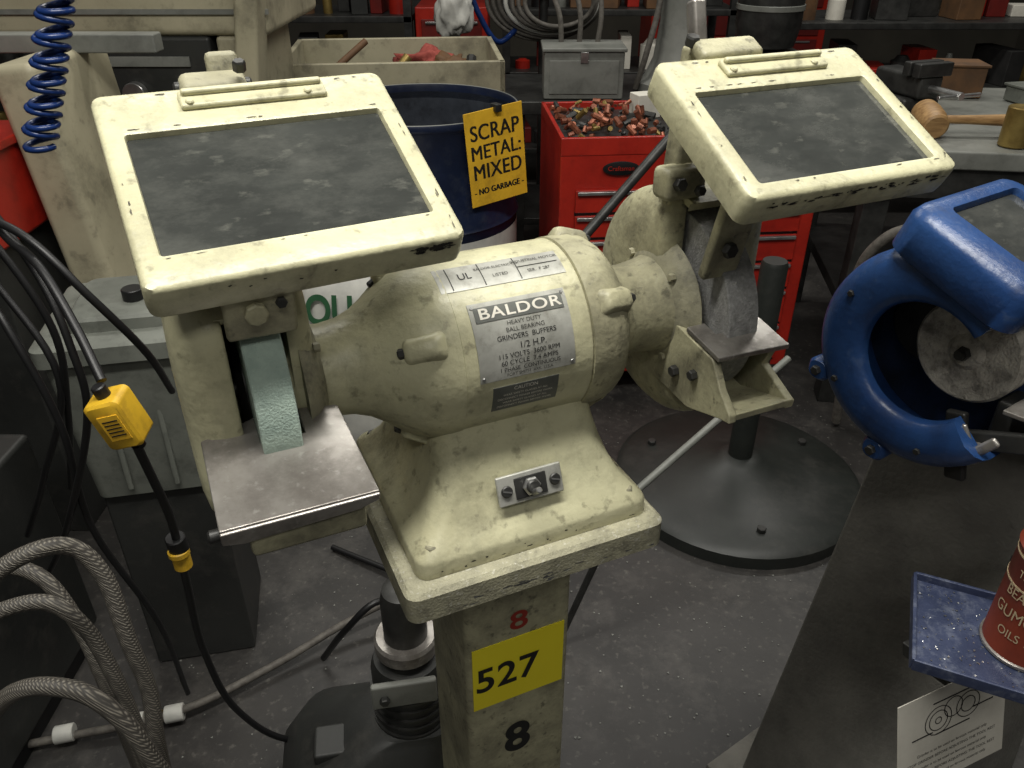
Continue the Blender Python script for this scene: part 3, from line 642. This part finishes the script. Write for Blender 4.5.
for k in range(5): box('drawer_front',(.30,.012,.15),(0,-.228,.11+.175*k),redd,RT,bev=.003); box('drawer_pull',(.26,.012,.012),(0,-.238,.17+.175*k),chrome,RT,bev=.002)
RT2=empty('red_tool_cabinet.001',(1.55,6.2,0))
box('cabinet_body',(1.2,.5,1.0),(0,0,.5),redp,RT2,bev=.006)
for k in range(5): box('drawer_front',(1.1,.012,.15),(0,-.256,.14+.175*k),redd,RT2,bev=.003); box('drawer_pull',(1.0,.012,.012),(0,-.264,.2+.175*k),chrome,RT2,bev=.002)

# ---------------------------------------------------------------- lathe on the left
LT=empty('lathe',(0,0,0))
box('headstock_cover',(.74,.6,.42),(-1.0,2.55,1.30),creambg,LT,bev=.02,seg=4)
box('cover_seam',(.75,.01,.012),(-1.0,2.248,1.15),graym,LT,bev=0)
box('headstock_dark_face',(.50,.5,.60),(-1.04,2.50,.79),darkpt,LT,bev=.01)
box('headstock_cheek',(.07,.5,.60),(-.74,2.50,.79),creambg,LT,bev=.01)
box('name_strip',(.30,.006,.025),(-1.0,2.246,1.03),graym,LT,bev=.001)
box('side_casting',(.10,.35,.62),(-1.0,1.90,.80),creambg,LT,(0,-5,0),bev=.02,seg=3)
box('cross_beam',(.80,.14,.12),(-.97,1.97,.47),creambg,LT,bev=.015,seg=3)
box('bed',(1.0,.5,.10),(-1.1,2.30,.58),steeld,LT,bev=.01)
box('pedestal',(.9,.5,.45),(-1.15,2.45,.225),darkpt,LT,bev=.01)
box('upright',(.06,.10,.45),(-.66,2.22,1.17),creambg,LT,(0,8,0),bev=.01)
box('top_strip',(.44,.05,.04),(-1.02,1.95,1.12),graym,LT,bev=.004)
for k in range(3): cyl('lever_hub',.03,.03,(-1.15+.14*k,2.24,.95),chrome,LT,(90,0,0))
for k in range(2): tube('lever_arm',[(-1.08+.16*k,2.22,.93),(-1.04+.16*k,2.15,.84)],.008,chrome,LT,sub=1)
box('front_leg',(.12,.3,.45),(-.66,2.0,.22),darkpt,LT,bev=.01)
box('red_bin_body',(.30,.3,.20),(-1.22,1.70,.86),redp,LT,bev=.01); box('red_bin_lip',(.32,.32,.02),(-1.22,1.70,.96),redp,LT,bev=.004); box('red_bin_stand',(.26,.26,.76),(-1.22,1.70,.38),darkpt,LT,bev=.004)
GT=empty('coolant_tank',(-.68,1.28,0),12)
loft('tank_body',[rr(.105,.12,.02,.46),rr(.120,.13,.02,.74),rr(.130,.14,.02,.745),rr(.130,.14,.02,.775),rr(.120,.13,.02,.78)],grayp,GT)
loft('tank_lid',[rr(.08,.09,.02,.78),rr(.08,.09,.02,.80),rr(.075,.085,.02,.805)],grayp,GT); cyl('tank_cap',.018,.02,(.02,-.02,.815),black,GT)
for x in(-.04,.04): box('tank_front_rib',(.010,.008,.22),(x,-.125,.59),grayp,GT,(-3,0,0),bev=.003)
box('tank_stand',(.20,.22,.46),(0,0,.23),darkpt,GT,bev=.006)
DC=empty('machine_cabinet',(-1.16,1.02,0),0)
box('cabinet_shell',(.5,.44,.50),(0,0,.29),darkpt,DC,bev=.01); box('cabinet_plinth',(.48,.42,.04),(0,0,.02),black,DC,bev=0); box('cabinet_door',(.4,.01,.40),(0,-.223,.3),darkpt,DC,bev=.003); cyl('door_knob',.012,.02,(.15,-.235,.32),chrome,DC,(90,0,0))

n=22*14; pts=[]
for i in range(n+1):
    t=i/n; zc=1.42-.31*t; a=22*2*math.pi*t
    xc=-.562-.02*t-.07*max(0,t-.45)*1.6
    pts.append((xc+.019*math.cos(a),1.1+.019*math.sin(a),zc+.005*math.sin(a*.5)))
tube('coiled_air_hose',pts,.0044,coilm,None,smoothpath=False,n=8)

YB=empty('inline_outlet_box',(-.442,.75,.900)); YB.rotation_euler=(R(6),R(-14),R(0))
loft('box_shell',[[(x,-.019,y) for x,y,_ in rr(.018,.029,.006,0)],[(x,-.016,y) for x,y,_ in rr(.021,.032,.007,0)],[(x,.016,y) for x,y,_ in rr(.021,.032,.007,0)],[(x,.019,y) for x,y,_ in rr(.018,.029,.006,0)]],yellow,YB)
cyl('strain_relief',.008,.016,(0,0,.038),black,YB); cyl('strain_relief',.008,.016,(0,0,-.038),black,YB)
box('box_label',(.024,.002,.034),(.002,-.0192,0),yelsign,YB,bev=0)
for k in range(5): box('label_line',(.018,.0006,.0015),(.002,-.0204,.010-.005*k),inkm,YB,bev=0)
PC=empty('power_cord',(0,0,0))
tube('cord',[(-.62,.92,1.09),(-.60,.90,1.06),(-.54,.85,1.04),(-.49,.80,.99),(-.452,.755,.945)],.0055,black,PC)
tube('cord_drop',[(-.432,.75,.862),(-.435,.78,.74),(-.445,.80,.67)],.0055,black,PC)
cyl('cord_plug',.013,.026,(-.446,.80,.665),black,PC,(8,0,0)); cyl('cord_plug_ring',.014,.010,(-.447,.80,.650),yellow,PC); cyl('cord_plug_socket',.012,.026,(-.447,.802,.634),yellow,PC)
tube('cord_floor',[(-.448,.803,.63),(-.46,.82,.56),(-.475,.84,.41),(-.46,.86,.24),(-.39,.90,.10),(-.25,1.0,.012),(-.1,1.1,.012)],.0055,black,PC)
for k,pp in enumerate(([(-.70,1.0,1.12),(-.58,.9,1.02),(-.54,.86,.93),(-.55,.86,.82),(-.66,.9,.60),(-.8,1.0,.4)],
   [(-.75,1.0,1.10),(-.66,.95,1.05),(-.60,.93,.92),(-.63,.95,.78),(-.7,1.0,.6)],
   [(-.72,.98,1.0),(-.64,.9,.95),(-.60,.88,.80),(-.62,.9,.6),(-.6,.95,.35),(-.62,1.0,.1)],
   [(-.7,.95,1.08),(-.57,.88,1.07),(-.50,.86,1.0),(-.47,.9,.9),(-.5,1.0,.78)],
   [(-.76,1.0,1.2),(-.70,.98,1.0),(-.62,.94,.84),(-.70,.95,.66),(-.8,1.0,.5)])):
    tube('loose_cable',pp,.005,black,PC)
HS=empty('braided_hoses',(0,0,0))
tube('hose',[(-.66,.62,.69),(-.59,.62,.755),(-.535,.65,.785),(-.50,.68,.77),(-.475,.68,.72),(-.46,.66,.64),(-.45,.65,.56),(-.45,.63,.48),(-.46,.62,.3)],.0100,hosem,HS)
tube('hose',[(-.66,.66,.64),(-.62,.68,.665),(-.57,.70,.66),(-.535,.70,.61),(-.515,.69,.52),(-.505,.68,.42),(-.50,.68,.3)],.0100,hosem,HS)
tube('hose',[(-.60,.56,.60),(-.53,.56,.675),(-.47,.565,.67),(-.43,.56,.63),(-.405,.55,.57),(-.39,.545,.5),(-.39,.54,.3)],.0100,hosem,HS)
tube('hose',[(-.78,.8,.55),(-.72,.82,.60),(-.66,.82,.58),(-.62,.8,.5),(-.60,.78,.4),(-.6,.78,.1)],.011,hosem,HS)
FC=empty('floor_air_line',(0,0,0))
tube('line',[(-1.0,.93,.02),(-.87,.96,.02),(-.66,1.01,.03),(-.5,1.12,.03),(-.36,1.22,.05),(-.24,1.28,.07),(-.15,1.34,.03)],.008,hosed,FC)
for x,y in((-.86,.965),(-.735,.99),(-.665,1.01)): cyl('connector',.017,.035,(x,y,.027),white,FC,(0,90,14)); 
cyl('connector_gland',.013,.03,(-.70,1.0,.027),brass,FC,(0,90,14))
tube('line_b',[(-.45,1.5,.01),(-.2,1.35,.02),(-.05,1.2,.01),(.05,1.0,.012)],.007,black,FC)
tube('line_c',[(-.40,1.15,.02),(-.33,1.10,.16),(-.26,1.12,.22),(-.20,1.2,.10),(-.16,1.3,.02)],.007,black,FC)

CP=empty('coolant_pump',(-.165,.86,0),10)
loft('pump_base',[rr(.15,.14,.04,0,-.09,.0),rr(.145,.13,.04,.10,-.09,0),rr(.12,.11,.05,.19,-.07,0),rr(.075,.07,.04,.235,-.02,0),rr(.065,.065,.04,.25,0,0)],darkpt,CP)
box('pump_junction_box',(.07,.06,.05),(-.13,-.02,.20),darkpt,CP,bev=.006)
rev('pump_motor',[(.22,.050),(.24,.060),(.36,.060),(.38,.054),(.385,.03)],darkpt,CP,n=32)
rev('pump_neck',[(.38,.030),(.40,.034),(.50,.034),(.52,.030),(.525,.02)],steeld,CP,n=32)
rev('pump_collar',[(.395,.046),(.40,.05),(.42,.05),(.425,.046)],steel,CP,n=32)
box('pump_bracket',(.10,.012,.05),(-.01,-.058,.36),graym,CP,bev=.004); bolt('pump_bolt',(-.04,-.066,.36),(0,-1,0),.008,.008,steeld,CP)
for k in range(5): rev('pump_fin',[(.25+.02*k,.064),(.255+.02*k,.064)],steeld,CP,n=32)

MP=empty('machine_stand',(.62,1.76,0),0)
rev('round_foot',[(0,.33),(.035,.33),(.05,.31),(.055,.20),(.075,.12),(.10,.06),(.11,.045)],greend,MP,n=56)
rev('stand_post',[(.08,.032),(.66,.032),(.67,.028)],greend,MP,n=28)
for a in(30,150,270): cyl('foot_bolt',.012,.02,(.25*math.cos(R(a)),.25*math.sin(R(a)),.055),steeld,MP,n=6)
ROD=empty('tool_holder_rod',(0,0,0))
tube('rod',[(.20,1.11,.48),(.41,1.24,.60),(.52,1.31,.66)],.007,graym,ROD,sub=1)
tube('rod_leg',[(.20,1.11,.48),(.10,1.20,.005)],.007,steeld,ROD,sub=1)
tube('steel_bar',[(.14,1.75,.70),(.385,1.9,.94)],.012,steeld,None,sub=1)
tube('shop_vac_hose',[(1.0,2.05,.02),(.95,2.0,.35),(.92,1.97,.55),(.95,1.93,.66),(1.02,1.91,.70),(1.12,1.93,.72)],.014,hosed,None)

vv=[];ff=[]
for i in range(700):
    x,y=random.uniform(-.9,1.2),random.uniform(.85,2.4); a=random.uniform(0,6); s=random.uniform(.0012,.0035); k=len(vv)
    for t in(0,2.1,4.2): vv.append((x+s*math.cos(a+t),y+s*math.sin(a+t),.002))
    ff.append((k,k+1,k+2))
obj('metal_swarf',vv,ff,graym)

# ---------------------------------------------------------------- lights
def area(name,loc,sx,sy,p,rot=(0,0,0),c=(1,.975,.91)):
    l=bpy.data.lights.new(name,'AREA'); l.shape='RECTANGLE'; l.size=sx; l.size_y=sy; l.energy=p; l.color=c
    o=bpy.data.objects.new(name,l); col.objects.link(o); o.location=loc; o.rotation_euler=tuple(R(a) for a in rot); return o
area('ceiling_light',(-.25,.30,2.7),1.3,.16,42,(0,0,20))
area('ceiling_light.001',(.9,.9,2.8),1.3,.16,17,(0,0,20))
area('ceiling_light.002',(-.7,2.5,2.9),1.4,.2,23)
area('ceiling_light.003',(1.4,3.2,2.9),1.4,.2,25)
area('ceiling_light.004',(.2,-1.0,2.8),1.4,.2,20,(-20,0,0))
w=bpy.data.worlds.new('w'); scn.world=w; w.use_nodes=True
w.node_tree.nodes['Background'].inputs[0].default_value=(1,.98,.93,1); w.node_tree.nodes['Background'].inputs[1].default_value=.10

# ---------------------------------------------------------------- camera
cd=bpy.data.cameras.new('camera'); cam=bpy.data.objects.new('camera',cd); col.objects.link(cam)
cd.sensor_width=36; cd.lens=800/1024*36; cd.clip_start=.02
cam.location=(0,0,1.4); cam.rotation_euler=(R(90-31.3),0,0)
scn.camera=cam
scn.view_settings.view_transform='Standard'
